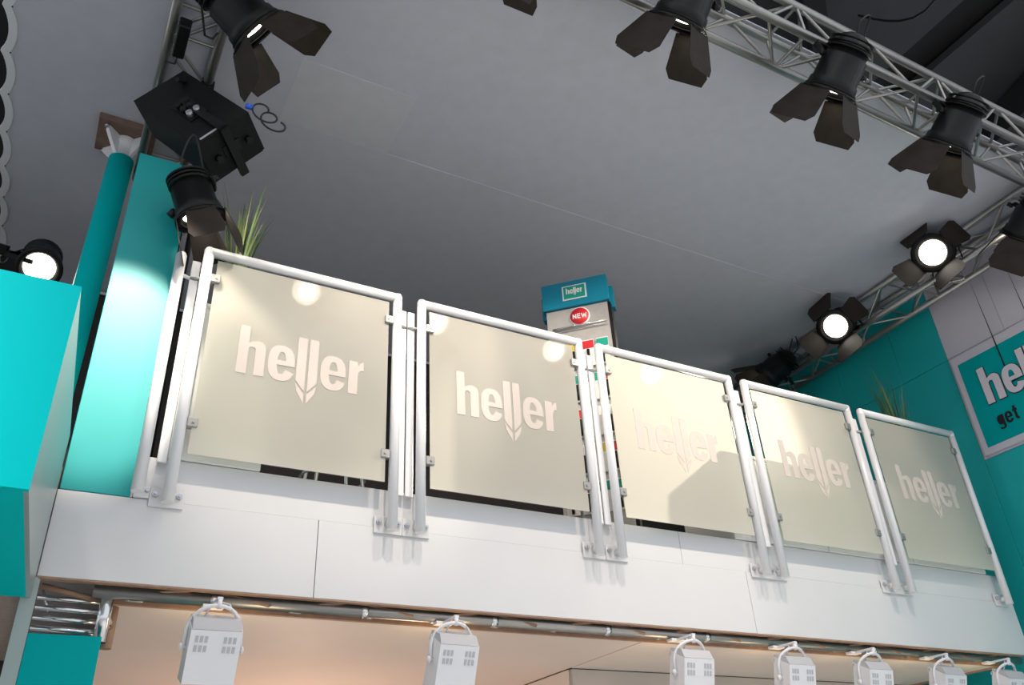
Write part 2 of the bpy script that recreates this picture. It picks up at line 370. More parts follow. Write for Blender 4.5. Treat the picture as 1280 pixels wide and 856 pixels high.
part('side_panel', MB().box(3.40, 3.43, 0.932, 2.95, 0, 2.495), M['soffit'], pt)

# ------------------------------------------------------------------ left structures
bk = thing('teal_bulkhead', 'large brightly lit teal box hanging at the left edge in front of the balcony', 'box', (-0.5, -0.5, 2.46))
y0, y1 = -1.03, 0.035
part('front_panel', MB().hexa([(-1.8, y0, 2.46), (0.58, y0, 2.46), (0.58, y0 + 0.02, 2.46), (-1.8, y0 + 0.02, 2.46), (-1.8, y0, 3.09), (0.58, y0, 3.09), (0.58, y0 + 0.02, 3.09), (-1.8, y0 + 0.02, 3.09)]), M['teal_lit'], bk)
part('bottom_panel', MB().hexa([(-1.8, y0 + 0.02, 2.46), (0.568, y0 + 0.02, 2.46), (0.618, y1, 2.46), (-1.8, y1, 2.46), (-1.8, y0 + 0.02, 2.48), (0.568, y0 + 0.02, 2.48), (0.618, y1, 2.48), (-1.8, y1, 2.48)]), M['teal_lit'], bk)
part('side_panel', MB().hexa([(0.568, y0 + 0.02, 2.46), (0.58, y0 + 0.02, 2.46), (0.632, y1, 2.46), (0.618, y1, 2.46), (0.568, y0 + 0.02, 3.087), (0.58, y0 + 0.02, 3.087), (0.632, y1, 3.087), (0.618, y1, 3.087)]), M['side'], bk, 'pale grey laminate side')
part('top_panel', MB().hexa([(-1.8, y0 + 0.02, 3.07), (0.566, y0 + 0.02, 3.07), (0.616, y1, 3.07), (-1.8, y1, 3.07), (-1.8, y0 + 0.02, 3.087), (0.566, y0 + 0.02, 3.087), (0.616, y1, 3.087), (-1.8, y1, 3.087)]), M['side'], bk)
for z in (2.54, 2.62): part('screw', MB().tube((0.598, -0.4, z), (0.606, -0.4, z), 0.008, 8), M['bolt'], bk)

py = thing('teal_pylon', 'tall flat teal panel standing at the left end of the balcony', 'panel', (0.765, 0.08, 2.876))
part('face_panel', MB().bbox(0.64, 0.888, FY - 0.002, FY + 0.02, 2.876, 4.60, 0.002), M['teal_gloss'], py)
part('back_frame', MB().box(0.65, 0.895, FY + 0.021, FY + 0.075, 2.876, 4.58), M['black'], py)
part('edge_trim', MB().box(0.8885, 0.896, FY - 0.003, FY + 0.02, 2.876, 4.0), M['post'], py)

co = thing('round_column', 'slim round teal column rising to the ceiling behind the bulkhead', 'column', (0.52, 1.10, 2.982))
part('shaft', MB().tube((0.515, 1.10, 2.982), (0.54, 1.10, 5.40), 0.072, 28), M['teal_lit'], co)
part('chrome_collar', MB().lathe((0.54, 1.10, 5.40), (0, 0, 1), [(0, 0.074), (0, 0.062), (0.0, 0.062), (0.10, 0.060), (0.11, 0.07), (0.15, 0.07)], 24), M['post'], co)
part('ceiling_plate', MB().bbox(0.37, 0.70, 0.94, 1.24, 5.555, 5.598, 0.003), M['wood'], co, 'brown plywood plate against the cloth')
for a in (45, 135, 225, 315):
    c_, s_ = math.cos(math.radians(a)), math.sin(math.radians(a)); d = V((c_, s_, 0)); q = V((-s_, c_, 0))
    part('bracket_arm', MB().prism([V((0.54, 1.10, 5.40)) + d * 0.055 - q * 0.011, V((0.54, 1.10, 5.40)) + d * 0.16 + V((0, 0, 0.12)) - q * 0.011, V((0.54, 1.10, 5.552)) + d * 0.16 - q * 0.011, V((0.54, 1.10, 5.552)) + d * 0.055 - q * 0.011], q * 0.022), M['post'], co)
    part('bolt', MB().tube(V((0.54, 1.10, 5.53)) + d * 0.17, V((0.54, 1.10, 5.555)) + d * 0.17, 0.012, 8), M['bolt'], co)

lc = thing('clad_column', 'teal clad column under the left end of the balcony', 'column', (0.76, 0.2, 0))
part('front_panel', MB().bbox(0.650, 0.885, 0.05, 0.07, 0, 2.345, 0.002), M['teal'], lc)
part('side_panel', MB().box(0.865, 0.885, 0.071, 0.40, 0, 2.345), M['teal'], lc)
part('corner_strip', MB().hexa([(0.600, 0.036, 0), (0.649, 0.05, 0), (0.649, 0.07, 0), (0.600, 0.056, 0), (0.600, 0.036, 2.55), (0.649, 0.05, 2.53), (0.649, 0.07, 2.53), (0.600, 0.056, 2.55)]), M['side'], lc, 'pale teal corner strip')

# ------------------------------------------------------------------ trusses
def truss(name, label, a, b, half=0.12, bay=0.29, rc=0.0255, rb=0.0095, group=None, mt='alu'):
    a, b = V(a), V(b); d = (b - a); Ln = d.length; d.normalize(); s = d.cross(V((0, 0, 1))).normalized(); u = V((0, 0, 1))
    t = thing(name, label, 'truss', (a + b) / 2, group)
    cs = [s * half + u * half, s * half - u * half, -s * half - u * half, -s * half + u * half]
    for c in cs: part('chord', MB().tube(a + c, b + c, rc, 14), M[mt], t)
    n = max(1, round(Ln / bay)); st = Ln / n
    for f in range(4):
        c0, c1 = cs[f], cs[(f + 1) % 4]
        for i in range(n):
            p, q = (c0, c1) if (i + f) % 2 == 0 else (c1, c0)
            part('brace', MB().tube(a + d * (i * st + 0.02) + p, a + d * ((i + 1) * st - 0.02) + q, rb, 7, cap=False), M[mt], t)
        for i in range(0, n + 1, 4):
            part('cross_bar', MB().tube(a + d * (i * st) + c0, a + d * (i * st) + c1, rb, 7, cap=False), M[mt], t)
    return t
ZT = 5.45
truss('lattice_truss', 'silver lattice truss crossing the top right corner along the cloth edge', (-1.0, -1.415, ZT), (6.62, -1.415, ZT))
truss('lattice_truss', 'silver lattice truss running back along the teal right wall', (6.46, -1.28, ZT), (6.58, 2.85, ZT))
truss('lattice_truss', 'silver lattice truss at the upper left holding the loudspeaker', (0.765, -1.3, ZT), (0.765, 1.15, ZT))
truss('lattice_truss', 'far left truss beyond the scalloped cloth edge', (-0.25, 1.6, 5.25), (-0.25, 2.9, 5.25), group=None)

ct = thing('truss_joint', 'chrome truss end showing above the teal leg', 'truss', (0.77, 0.12, 2.345))
for z, yy in ((2.505, 0.20), (2.462, 0.17), (2.432, 0.20), (2.388, 0.17)):
    part('bar', MB().tube((0.652, yy, z), (0.875, yy, z - 0.004), 0.0105, 10), M['chrome'], ct)
part('upright', MB().tube((0.885, 0.15, 2.345), (0.885, 0.15, 2.56), 0.024, 14), M['chrome'], ct)
part('upright', MB().tube((0.915, 0.25, 2.345), (0.915, 0.25, 2.50), 0.024, 14), M['soffit_edge'], ct)
part('coupler', MB().tube((0.885, 0.15, 2.44), (0.915, 0.25, 2.42), 0.02, 10), M['chrome'], ct)
part('brace', MB().tube((0.655, 0.15, 2.535), (0.87, 0.19, 2.505), 0.011, 8), M['soffit_edge'], ct)
part('brace', MB().tube((0.665, 0.23, 2.54), (0.70, 0.22, 2.46), 0.005, 8), M['chrome'], ct)

st = thing('edge_truss', 'silver tube truss running along the bottom of the balcony front', 'truss', (3.5, 0.13, 2.5))
part('chord', MB().tube((0.83, 0.125, 2.522), (6.36, 0.125, 2.522), 0.025, 14), M['alu'], st)
part('chord', MB().tube((0.90, 0.42, 2.56), (6.36, 0.42, 2.56), 0.025, 14), M['alu'], st)
part('chord', MB().tube((0.83, 0.125, 2.76), (6.36, 0.125, 2.76), 0.025, 14), M['alu'], st)
x = 0.95; k = 0
while x < 6.2:
    part('brace', MB().tube((x, 0.115, 2.512 if k % 2 == 0 else 2.548), (x + 0.22, 0.105, 2.548 if k % 2 == 0 else 2.512), 0.0085, 7), M['soffit_edge'], st)  # brownish light on these braces is put into their colour
    part('brace', MB().tube((x, 0.125, 2.50), (x + 0.25, 0.40, 2.56), 0.008, 7), M['alu'], st)
    if k % 2 == 0: part('coupler', MB().tube((x + 0.30, 0.125, 2.522), (x + 0.33, 0.125, 2.522), 0.028, 14), M['chrome'], st)
    x += 0.31; k += 1

# ------------------------------------------------------------------ glass railing
PX = [1.022, 1.957, 2.090, 3.051, 3.187, 4.152, 4.283, 5.196, 5.330, 6.269]
ZB, ZTOP = 2.85, 4.10
def base(root, x):
    part('base_plate', MB().bbox(x - 0.066, x + 0.066, 0.050, 0.0585, 2.846, 2.925, 0.002), M['fascia'], root)
    part('spacer', MB().tube((x, 0.0, 2.888), (x, 0.051, 2.888), 0.018, 10), M['post'], root)
    for s in (-1, 1):
        mb = MB().tube((x + s * 0.046, 0.028, 2.895), (x + s * 0.046, 0.051, 2.895), 0.006, 8)
        mb.tube((x + s * 0.046, 0.040, 2.895), (x + s * 0.046, 0.051, 2.895), 0.0125, 6)
        part('bolt', mb, M['bolt'], root)
def inner(root, x, top=4.03):
    part('inner_bar', MB().bbox(x - 0.019, x + 0.019, 0.030, 0.042, 3.025, top, 0.002), M['post'], root)
names = ['leftmost frosted glass railing panel, with the grass plant behind it', 'second frosted glass railing panel from the left, with a bright pale logo',
         'warm backlit frosted railing panel right of the display tower', 'fourth frosted railing panel, crossed by truss reflections', 'rightmost frosted railing panel beside the teal wall']
for i in range(5):
    xl, xr = PX[2 * i], PX[2 * i + 1]
    t = thing('glass_railing', names[i], 'railing', ((xl + xr) / 2, 0, ZB), 'framed glass railing panels')
    for x in (xl, xr):
        part('post', MB().tube((x, 0, ZB), (x, 0, ZTOP - 0.024), 0.0235, 20), M['post'], t); base(t, x)
    mb = MB().tube((xl - 0.0, 0, ZTOP - 0.0235), (xr + 0.0, 0, ZTOP - 0.0235), 0.0235, 20)
    for x in (xl, xr): mb.lathe((x, 0, ZTOP - 0.047), (0, 0, 1), [(0, 0.0236), (0.03, 0.0236), (0.042, 0.018), (0.047, 0.0)], 20)
    part('top_rail', mb, M['post'], t)
    inner(t, xl - 0.044); inner(t, xr + 0.044)
    for x, s in ((xl, -1), (xr, 1)):
        part('bar_link', MB().tube((x, 0.01, 3.93), (x + s * 0.060, 0.036, 3.93), 0.009, 8), M['clamp'], t)
    gx0, gx1, gz0, gz1 = xl + 0.043, xr - 0.045, 3.062, 4.040
    yt = lambda z: (z - 3.55) * 0.0105
    mb = MB().hexa([(gx0, yt(gz0) - 0.005, gz0), (gx1, yt(gz0) - 0.005, gz0), (gx1, yt(gz0) + 0.005, gz0), (gx0, yt(gz0) + 0.005, gz0), (gx0, yt(gz1) - 0.005, gz1), (gx1, yt(gz1) - 0.005, gz1), (gx1, yt(gz1) + 0.005, gz1), (gx0, yt(gz1) + 0.005, gz1)])
    g = part('glass_pane', mb, [M['clear'], M['frost']], t, 'frosted glass pane')
    for p in g.data.polygons:
        if p.normal.y < -0.9: p.material_index = 1
    gw = gx1 - gx0
    lx0 = gx0 + 0.167 * gw
    logo_letters((lx0, yt(3.475) - 0.0062, 3.475), (1, 0, 0), (0, 0.0087, 1), (0, -1, 0.0087), 0.585, M['film'], g, 0.0014)
    for x, s in ((gx0, -1), (gx1, 1)):
        for z in (3.20, 3.93):
            mb = MB().bbox(min(x + s * 0.022, x - s * 0.022), max(x + s * 0.022, x - s * 0.022), -0.017, 0.017, z - 0.022, z + 0.022, 0.004)
            mb.tube((x - s * 0.004, -0.022, z), (x - s * 0.004, -0.016, z), 0.006, 8)
            part('clamp', mb, M['clamp'], t)
t = thing('railing_end', 'single silver end post between the teal pylon and the first glass panel', 'post', (0.905, 0, ZB))
part('post', MB().tube((0.905, 0, ZB + 0.03), (0.905, 0, 4.02), 0.0235, 20).lathe((0.905, 0, 4.02), (0, 0, 1), [(0, 0.0235), (0.012, 0.018), (0.016, 0)], 20), M['post'], t)
part('bar_link', MB().tube((0.905, 0.01, 3.93), (0.958, 0.036, 3.93), 0.009, 8), M['post'], t)
part('base_plate', MB().bbox(0.897, 0.955, 0.050, 0.0585, 2.876, 2.925, 0.002), M['post'], t)
part('bolt', MB().tube((0.945, 0.028, 2.905), (0.945, 0.055, 2.905), 0.008, 8), M['bolt'], t)

# ------------------------------------------------------------------ things behind the glass
def cabinet(x0, x1, y0, y1, zt, label, shelf=True):
    t = thing('white_cabinet', label, 'cabinet', ((x0 + x1) / 2, (y0 + y1) / 2, 2.98), 'white cabinets on the gallery')
    part('plinth', MB().box(x0 + 0.01, x1 - 0.01, 0.115, y1 - 0.02, 2.981, 3.0575), M['cabinet'], t)
    part('body', MB().bbox(x0, x1, y0 + 0.004, y1, 3.058, zt - 0.025, 0.003), M['cabinet'], t)
    part('top', MB().bbox(x0, x1, y0, y1, zt - 0.0245, zt, 0.003), M['cabinet'], t)
    part('door', MB().bbox(x0 + 0.01, x1 - 0.01, y1 + 0.001, y1 + 0.018, 3.07, zt - 0.04, 0.003), M['cabinet'], t)
    return t
cabinet(1.0, 1.375, 0.05, 0.48, 3.83, 'white cabinet behind the leftmost glass panel, under the grass')
cabinet(4.02, 4.75, 0.05, 0.46, 3.60, 'white cabinet seen under the backlit panel right of the tower')
cabinet(4.755, 5.50, 0.05, 0.46, 3.60, 'white cabinet behind the fourth glass panel')
cabinet(5.505, 6.215, 0.05, 0.46, 3.60, 'white cabinet behind the rightmost glass panel')

def plant(c, zt, n, spread, label):
    t = thing('grass_plant', label, 'plant', (c[0], c[1], c[2]), 'potted grasses on the cabinets')
    part('pot', MB().lathe(c, (0, 0, 1), [(0, 0.0), (0, 0.055), (0.10, 0.075), (0.105, 0.075), (0.105, 0.066), (0.085, 0.065)], 20), M['pot'], t)
    part('soil', MB().lathe((c[0], c[1], c[2] + 0.085), (0, 0, 1), [(0, 0.066), (0.006, 0.0)], 16), M['soil'], t)
    for i in range(n):
        a = random.uniform(0, 6.28); r0 = random.uniform(0, 0.045); h = (zt - c[2]) * random.uniform(0.62, 1.0); ln = random.uniform(0.2, 1.0) * spread
        d = V((math.cos(a), math.sin(a), 0)); q = V((-d.y, d.x, 0)); wd = random.uniform(0.007, 0.012); b = V((c[0], c[1], c[2] + 0.085)) + d * r0
        vs_ = []; N = 6
        for k in range(N + 1):
            s = k / N; p = b + d * (ln * s ** 2.2) + V((0, 0, h * s * (1 - 0.08 * s))); ww = wd * (1 - s ** 2) + 0.0006
            vs_ += [p - q * ww, p + d * ww * 0.5, p + q * ww]
        fs = []
        for k in range(N):
            fs += [(3 * k, 3 * k + 1, 3 * k + 4, 3 * k + 3), (3 * k + 1, 3 * k + 2, 3 * k + 5, 3 * k + 4)]
        part('leaf', MB().add(vs_, fs, True), M['leaf_b' if i % 3 == 0 else 'leaf'], t)
plant((1.19, 0.27, 3.832), 4.72, 36, 0.16, 'tall green grass rising above the leftmost glass panel')
plant((6.14, 0.30, 3.602), 4.78, 30, 0.14, 'tall dark grass rising above the rightmost glass panel')

# display tower
tl, tr_ = V((3.215, 0.59, 0)), V((3.53, 0.28, 0)); R_ = (tr_ - tl).normalized(); N_ = V((R_.y, -R_.x, 0)); N_ = N_ if N_.y < 0 else -N_
tc_ = (tl + tr_) / 2 - N_ * 0.05; U_ = V((0, 0, 1))
tw = thing('display_tower', 'silver product display tower with blue-teal header behind the railing', 'display', (tc_.x, tc_.y, 2.98))
part('foot', MB().obox(tc_ + V((0, 0, 3.0)), R_, N_, U_, 0.23, 0.17, 0.02), M['silver'], tw)
part('board', MB().obox(tc_ + V((0, 0, 3.85)), R_, N_, U_, 0.205, 0.035, 0.83), M['silver'], tw)
part('edge_column', MB().obox(tc_ - N_ * 0.03 + R_ * 0.215 + V((0, 0, 3.85)), R_, N_, U_, 0.012, 0.05, 0.83), M['black'], tw)
hd = part('header', MB().obox(tc_ + N_ * 0.02 + V((0, 0, 4.785)), R_, N_, U_, 0.222, 0.035, 0.10), M['header'], tw)
part('header_wing', MB().obox(tc_ - N_ * 0.06 + V((0, 0, 4.755)), R_, N_, U_, 0.245, 0.03, 0.085), M['header'], tw)
lb = tc_ + N_ * 0.056 + R_ * 0.00 + V((0, 0, 4.79))
part('label_frame', MB().obox(lb, R_, N_, U_, 0.082, 0.003, 0.056), M['post'], tw)
lg = part('label', MB().obox(lb + N_ * 0.004, R_, N_, U_, 0.072, 0.002, 0.047), M['green_label'], tw)
logo_letters(lb + N_ * 0.0072 - R_ * 0.055 + V((0, 0, -0.012)), R_, U_, N_, 0.11, M['white_print'], lg, 0.001)
bc = tc_ + N_ * 0.037 + V((0, 0, 4.605)) + R_ * 0.015
part('badge_rim', MB().lathe(bc, N_, [(0, 0.070), (0.004, 0.070), (0.004, 0.0)], 28), M['white_print'], tw)
bd = part('badge', MB().lathe(bc + N_ * 0.004, N_, [(0, 0.062), (0.003, 0.062), (0.003, 0.0)], 28), M['red'], tw)
def strokes(lst, o, ex, ey, ez, sc, mt, parent, wd=0.2):
    mb = MB()
    for (x0, y0_, x1, y1_) in lst:
        a, b = V((x0, y0_, 0)), V((x1, y1_, 0)); d = (b - a).normalized(); q = V((-d.y, d.x, 0)) * wd / 2
        P = [a - q - d * wd / 2 * 0.6, b - q + d * wd / 2 * 0.6, b + q + d * wd / 2 * 0.6, a + q - d * wd / 2 * 0.6]
        mb.prism([V(o) + V(ex) * p.x * sc + V(ey) * p.y * sc for p in P], V(ez) * 0.001)
    return part('letter', mb, mt, parent)
ob = bc + N_ * 0.0072 - R_ * 0.045 - U_ * 0.015
strokes([(0.1, 0, 0.1, 1), (0.1, 1, 0.7, 0), (0.7, 0, 0.7, 1)], ob, R_, U_, N_, 0.031, M['white_print'], bd)
strokes([(0, 0, 0, 1), (0, 1, 0.5, 1), (0, 0.5, 0.45, 0.5), (0, 0, 0.5, 0)], ob + R_ * 0.034, R_, U_, N_, 0.031, M['white_print'], bd)
strokes([(0, 1, 0.25, 0), (0.25, 0, 0.5, 0.85), (0.5, 0.85, 0.75, 0), (0.75, 0, 1.0, 1)], ob + R_ * 0.060, R_, U_, N_, 0.031, M['white_print'], bd)
part('hook_rail', MB().tube(tc_ + N_ * 0.05 - R_ * 0.17 + V((0, 0, 4.53)), tc_ + N_ * 0.05 + R_ * 0.19 + V((0, 0, 4.53)), 0.006, 8), M['chrome'], tw)
part('hook_rail', MB().tube(tc_ + N_ * 0.05 - R_ * 0.17 + V((0, 0, 4.51)), tc_ + N_ * 0.05 + R_ * 0.19 + V((0, 0, 4.51)), 0.004, 8), M['clamp'], tw)
cols = ['white_print', 'red', 'green_label', 'yellow', 'white_print', 'green_label', 'red']
k = 0
for rz in range(5):
    for cx_ in (-0.14, -0.045, 0.05, 0.145):
        c0 = tc_ + N_ * 0.052 + R_ * cx_ + V((0, 0, 4.31 - rz * 0.24))
        lab = 'blister pack in the %s row of the display tower, %s' % (('top', 'second', 'middle', 'fourth', 'bottom')[rz], {-0.14: 'at the left end', -0.045: 'left of centre', 0.05: 'right of centre', 0.145: 'at the right end'}[cx_])
        p = thing('drill_pack', lab, 'pack', c0 - V((0, 0, 0.1)), 'blister packs on the display tower')
        part('card', MB().obox(c0, R_, N_, U_, 0.038, 0.004, 0.095), M['white_print'], p)
        part('print_band', MB().obox(c0 + V((0, 0, 0.06)) + N_ * 0.005, R_, N_, U_, 0.037, 0.001, 0.028), M[cols[(k * 3 + rz) % 7]], p)
        part('drill_bit', MB().tube(c0 + N_ * 0.012 + V((0, 0, -0.085)), c0 + N_ * 0.012 + V((0, 0, 0.02)), 0.009, 8), M['black'], p)
        k += 1

# bar stools glimpsed under the panes
def stool(x, y, label):
    t = thing('bar_stool', label, 'stool', (x, y, 2.98), 'bar stools on the gallery')
    part('seat', MB().lathe((x, y, 3.60), (0, 0, 1), [(0, 0.0), (0, 0.15), (0.03, 0.17), (0.07, 0.165), (0.08, 0.0)], 20), M['black'], t)
    part('foot_ring', MB().path([(x + 0.16 * math.cos(a), y + 0.16 * math.sin(a), 3.22) for a in [6.2832 * i / 24 for i in range(25)]], 0.009, 7), M['chrome'], t)
    for a in (0.8, 2.37, 3.94, 5.5):
        part('leg', MB().tube((x + 0.10 * math.cos(a), y + 0.10 * math.sin(a), 3.60), (x + 0.19 * math.cos(a), y + 0.19 * math.sin(a), 2.98), 0.010, 8), M['chrome'], t)
stool(1.80, 0.42, 'black bar stool with chrome legs behind the first and second panels')

# ------------------------------------------------------------------ wall sign
sg = thing('wall_sign', 'teal sign with pale lettering in a grey frame on the right wall', 'sign', (WX - 0.02, -0.7, 4.0))
part('frame', MB().bbox(WX - 0.03, WX - 0.001, -1.60, 0.075, 4.005, 4.845, 0.004), M['greywall'], sg)
sp_ = part('sign_board', MB().box(WX - 0.034, WX - 0.0305, -1.55, 0.025, 4.055, 4.770), M['teal'], sg)
ex, ey, ez = V((0, -1, 0)), V((0, 0, 1)), V((-1, 0, 0))
logo_letters((WX - 0.0355, -0.105, 4.358), ex, ey, ez, 0.72, M['black_print'], sp_, 0.002, offset=0.022, name='letter_outline')
logo_letters((WX - 0.041, -0.105, 4.358), ex, ey, ez, 0.72, M['letter_sign'], sp_, 0.006)
xx = 0.0
for f in (L_g, L_e, L_t):
    s_, wd = f(); mbp = poly_mesh(s_, 1.0)
    for p in mbp.v: p.z *= 0.003
    part('letter', place(mbp, (WX - 0.0365, -0.118 - xx * 0.118, 4.165), ex, ey, ez, 0.118), M['black_print'], sp_); xx += wd + 0.08

# ------------------------------------------------------------------ stage lamps
def stage_light(label, lens, aim, hang, tilts=(28, 28, 28, 28), roll=0.0, power=60.0, size=0.12, aimsize=60, lit=True, flaps=True, col=(1.0, 0.87, 0.72), group='black spotlights on the trusses', sc=1.0, bodylen=0.30):
    lens, aim, hang = V(lens), V(aim).normalized(), V(hang)
    side = aim.cross(V((0, 0, 1))).normalized(); upv = side.cross(aim).normalized()
    t = thing('stage_light', label, 'spotlight', hang, group)
    r = 0.125 * sc; L = bodylen * sc; back = lens - aim * L
    part('housing', MB().lathe(lens + aim * 0.025 * sc, -aim, [(0.03, r * 0.76), (0.0, r * 0.92), (0.0, r * 1.08), (0.02, r * 1.08), (0.05, r * 1.05), (0.055, r * 0.98), (L * 0.62, r * 0.96), (L * 0.64, r * 0.88), (L * 0.8, r * 0.84), (L * 0.82, r * 0.74), (L * 1.0, r * 0.60), (L * 1.06, r * 0.35), (L * 1.07, 0.0)], 28), M['black'], t)
    part('lens', MB().lathe(lens + aim * 0.002, aim, [(0, r * 0.78), (0.006, r * 0.6), (0.012, r * 0.3), (0.014, 0.0)], 28), M['lens_on'] if lit else M['lens_off'], t)
    part('bezel', MB().lathe(lens + aim * 0.026 * sc, aim, [(0, r * 0.90), (0.004, r * 0.90), (0.004, r * 1.14), (-0.012, r * 1.14)], 28), M['black'], t)
    for i in range(3):
        part('cooling_fin', MB().lathe(lens - aim * (L * (0.66 + 0.08 * i)), -aim, [(0, r * 0.80), (0, r * 0.99), (0.006, r * 0.99), (0.006, r * 0.80)], 24), M['black'], t)
    hw = r * 1.12
    if flaps:
        part('flap_frame', MB().lathe(lens + aim * 0.030 * sc, aim, [(0, r * 0.98), (0, r * 1.2), (0.012, r * 1.2), (0.012, r * 0.98)], 28), M['black'], t)
        for k in range(4):
            a = math.radians(roll + 90 * k); o_ = side * math.cos(a) + upv * math.sin(a); tg = aim.cross(o_).normalized()
            th = math.radians(tilts[k]); dirv = aim * math.cos(th) + o_ * math.sin(th)
            h0 = lens + aim * 0.042 * sc + o_ * hw
            big = k % 2 == 0
            w0, w1, ln = (0.095, 0.135, 0.235) if big else (0.080, 0.105, 0.21)
            w0, w1, ln = w0 * sc, w1 * sc, ln * sc
            P = [h0 - tg * w0, h0 + tg * w0, h0 + dirv * ln * 0.80 + tg * w1, h0 + dirv * ln + tg * w1 * 0.80, h0 + dirv * ln - tg * w1 * 0.80, h0 + dirv * ln * 0.80 - tg * w1]
            nrm = dirv.cross(tg).normalized()
            fl = part('barn_door', MB().prism(P, nrm * 0.003), M['blackflap'], t)
            part('hinge', MB().tube(h0 - tg * w0 * 0.8, h0 + tg * w0 * 0.8, 0.006 * sc, 7), M['black'], fl)
    # yoke, clamp
    piv = lens - aim * (L * 0.42); hd_ = (hang - piv); hl = hd_.length; hd_.normalize()
    sd = (side - hd_ * side.dot(hd_)).normalized(); yw = r * 1.22
    arm = min(hl * 0.62, r * 2.0)
    for s in (-1, 1):
        part('yoke_arm', MB().obox(piv + sd * s * yw + hd_ * arm / 2, sd, sd.cross(hd_), hd_, 0.004, 0.016, arm / 2 + 0.012), M['black'], t)
        part('knob', MB().tube(piv + sd * s * (yw - 0.012), piv + sd * s * (yw + 0.026), 0.016, 10), M['black'], t)
    part('yoke_bar', MB().obox(piv + hd_ * (arm + 0.008), sd, sd.cross(hd_), hd_, yw + 0.004, 0.016, 0.005), M['black'], t)
    part('stem', MB().tube(piv + hd_ * arm, hang, 0.012, 8), M['black'], t)
    part('hook_clamp', MB().obox(hang, sd, sd.cross(hd_), hd_, 0.022, 0.034, 0.034), M['black'], t)
    cb = [back - aim * 0.0 + upv * r * 0.1]; b0 = back
    loop = [b0, b0 - aim * 0.06 + V((0, 0, 0.02)), b0 - aim * 0.07 + sd * 0.08 + V((0, 0, 0.07)), hang + sd * 0.10 - V((0, 0, 0.09)), hang + sd * 0.05]
    pts = []
    for i in range(len(loop) - 1):
        p0, p1, p2, p3 = loop[max(i - 1, 0)], loop[i], loop[i + 1], loop[min(i + 2, len(loop) - 1)]
        for q in range(6):
            u = q / 6; pts.append(0.5 * ((2 * p1) + (p2 - p0) * u + (2 * p0 - 5 * p1 + 4 * p2 - p3) * u * u + (3 * p1 - p0 - 3 * p2 + p3) * u ** 3))
    pts.append(loop[-1])
    part('cable', MB().path(pts, 0.005, 6), M['cable'], t)
    ring = [hang - V((0, 0, 0.06)) + sd * (-0.06 + 0.055 * math.cos(a)) + V((0, 0, 0.055 * math.sin(a))) for a in [6.2832 * i / 18 for i in range(19)]]
    part('safety_wire', MB().path(ring, 0.003, 5), M['steel_cable'], t)
    if lit and power > 0:
        ld = bpy.data.lights.new('spot', 'SPOT'); ld.energy = power; ld.color = col; ld.spot_size = math.radians(aimsize); ld.spot_blend = 0.35; ld.shadow_soft_size = 0.05
        lo = bpy.data.objects.new('spot', ld); C.objects.link(lo); lo.parent = t
        lo.matrix_local = Matrix.Translation(lens + aim * 0.05 - hang) @ aim.to_track_quat('-Z', 'Y').to_matrix().to_4x4()
    return t
YF = -1.47
AF = (-0.06, 0.76, -0.65)
flab = ['spotlight whose flap tip just enters the top edge of the picture', 'leftmost of the three downward spotlights on the top right truss', 'middle of the three downward spotlights on the top right truss', 'rightmost of the three downward spotlights on the top right truss']
for i, x in enumerate((1.85, 2.83, 3.86, 4.82)):
    stage_light(flab[i], (x, YF, 5.07), (-0.06, 0.82, -0.57) if i == 0 else AF, (x + 0.02, -1.535, 5.30), (28, 30, 28, 30), (20, 20, 14, 12)[i], FRONT_W * (1.5, 1.15, 1.0, 0.8)[i], aimsize=(54, 75, 75, 75)[i])

stage_light('spotlight out of the picture on the front truss, aimed at the teal pylon', (0.72, -1.40, 4.90), (-0.01, 0.72, -0.695), (0.75, YF - 0.12, 5.31), (28, 28, 28, 28), 10, FRONT_W * 5.2, aimsize=22)
stage_light('brightly lit spotlight high on the right truss, facing the camera', (6.11, -0.45, 5.375), (-0.83, -0.22, -0.50), (6.40, -0.33, 5.35), (150, 150, 30, 34), 72, RIGHT_W * 0.25, aimsize=60)
stage_light('lower lit spotlight on the right truss, beside the teal wall', (6.10, 0.55, 5.29), (-0.78, -0.25, -0.56), (6.40, 0.66, 5.33), (150, 150, 30, 34), 72, RIGHT_W * 0.25, aimsize=50)
stage_light('black spotlight just above the fourth glass panel', (6.18, 1.45, 5.30), (-0.45, 0.75, -0.45), (6.42, 1.45, 5.33), (30, 30, 30, 30), 45, 0.0, aimsize=50)
stage_light('spotlight hidden behind the glass, lighting the warm backlit panel', (6.15, 2.45, 5.22), (-2.5, -2.4, -1.75), (6.44, 2.50, 5.33), (25, 25, 25, 25), 45, RIGHT_W * 2.6, aimsize=30, col=(1.0, 0.85, 0.70))
stage_light('dark spotlight cut by the right edge of the picture', (6.30, -1.02, 5.22), (0.2, 0.9, -0.6), (6.36, -1.12, 5.34), (20, 20, 20, 20), 45, 0.0, aimsize=50)
stage_light('large barn door spotlight at the upper left beside the loudspeaker', (0.99, -0.52, 5.06), (0.78, 0.18, -0.52), (0.885, -0.62, 5.31), (32, 30, 32, 30), 78, FRONT_W * 0.4, aimsize=60)
stage_light('black spotlight on a pole in front of the teal pylon, under the loudspeaker', (0.938, -0.115, 4.19), (0.40, 0.06, -0.88), (0.935, 0.095, 4.38), (8, 16, 8, 16), 66, FRONT_W * 0.3, aimsize=50, sc=0.78)
stage_light('round lit spotlight above the teal box at the far left', (0.20, 2.02, 5.10), (0.05, -0.62, -0.78), (-0.05, 2.15, 5.26), flaps=False, power=RIGHT_W * 0.1, roll=0)
pl = thing('lamp_pole', 'thin black pole at the left end of the railing carrying a spotlight', 'pole', (0.935, 0.125, 2.98))
part('tube', MB().tube((0.935, 0.125, 2.99), (0.935, 0.125, 4.45), 0.014, 12), M['black'], pl)
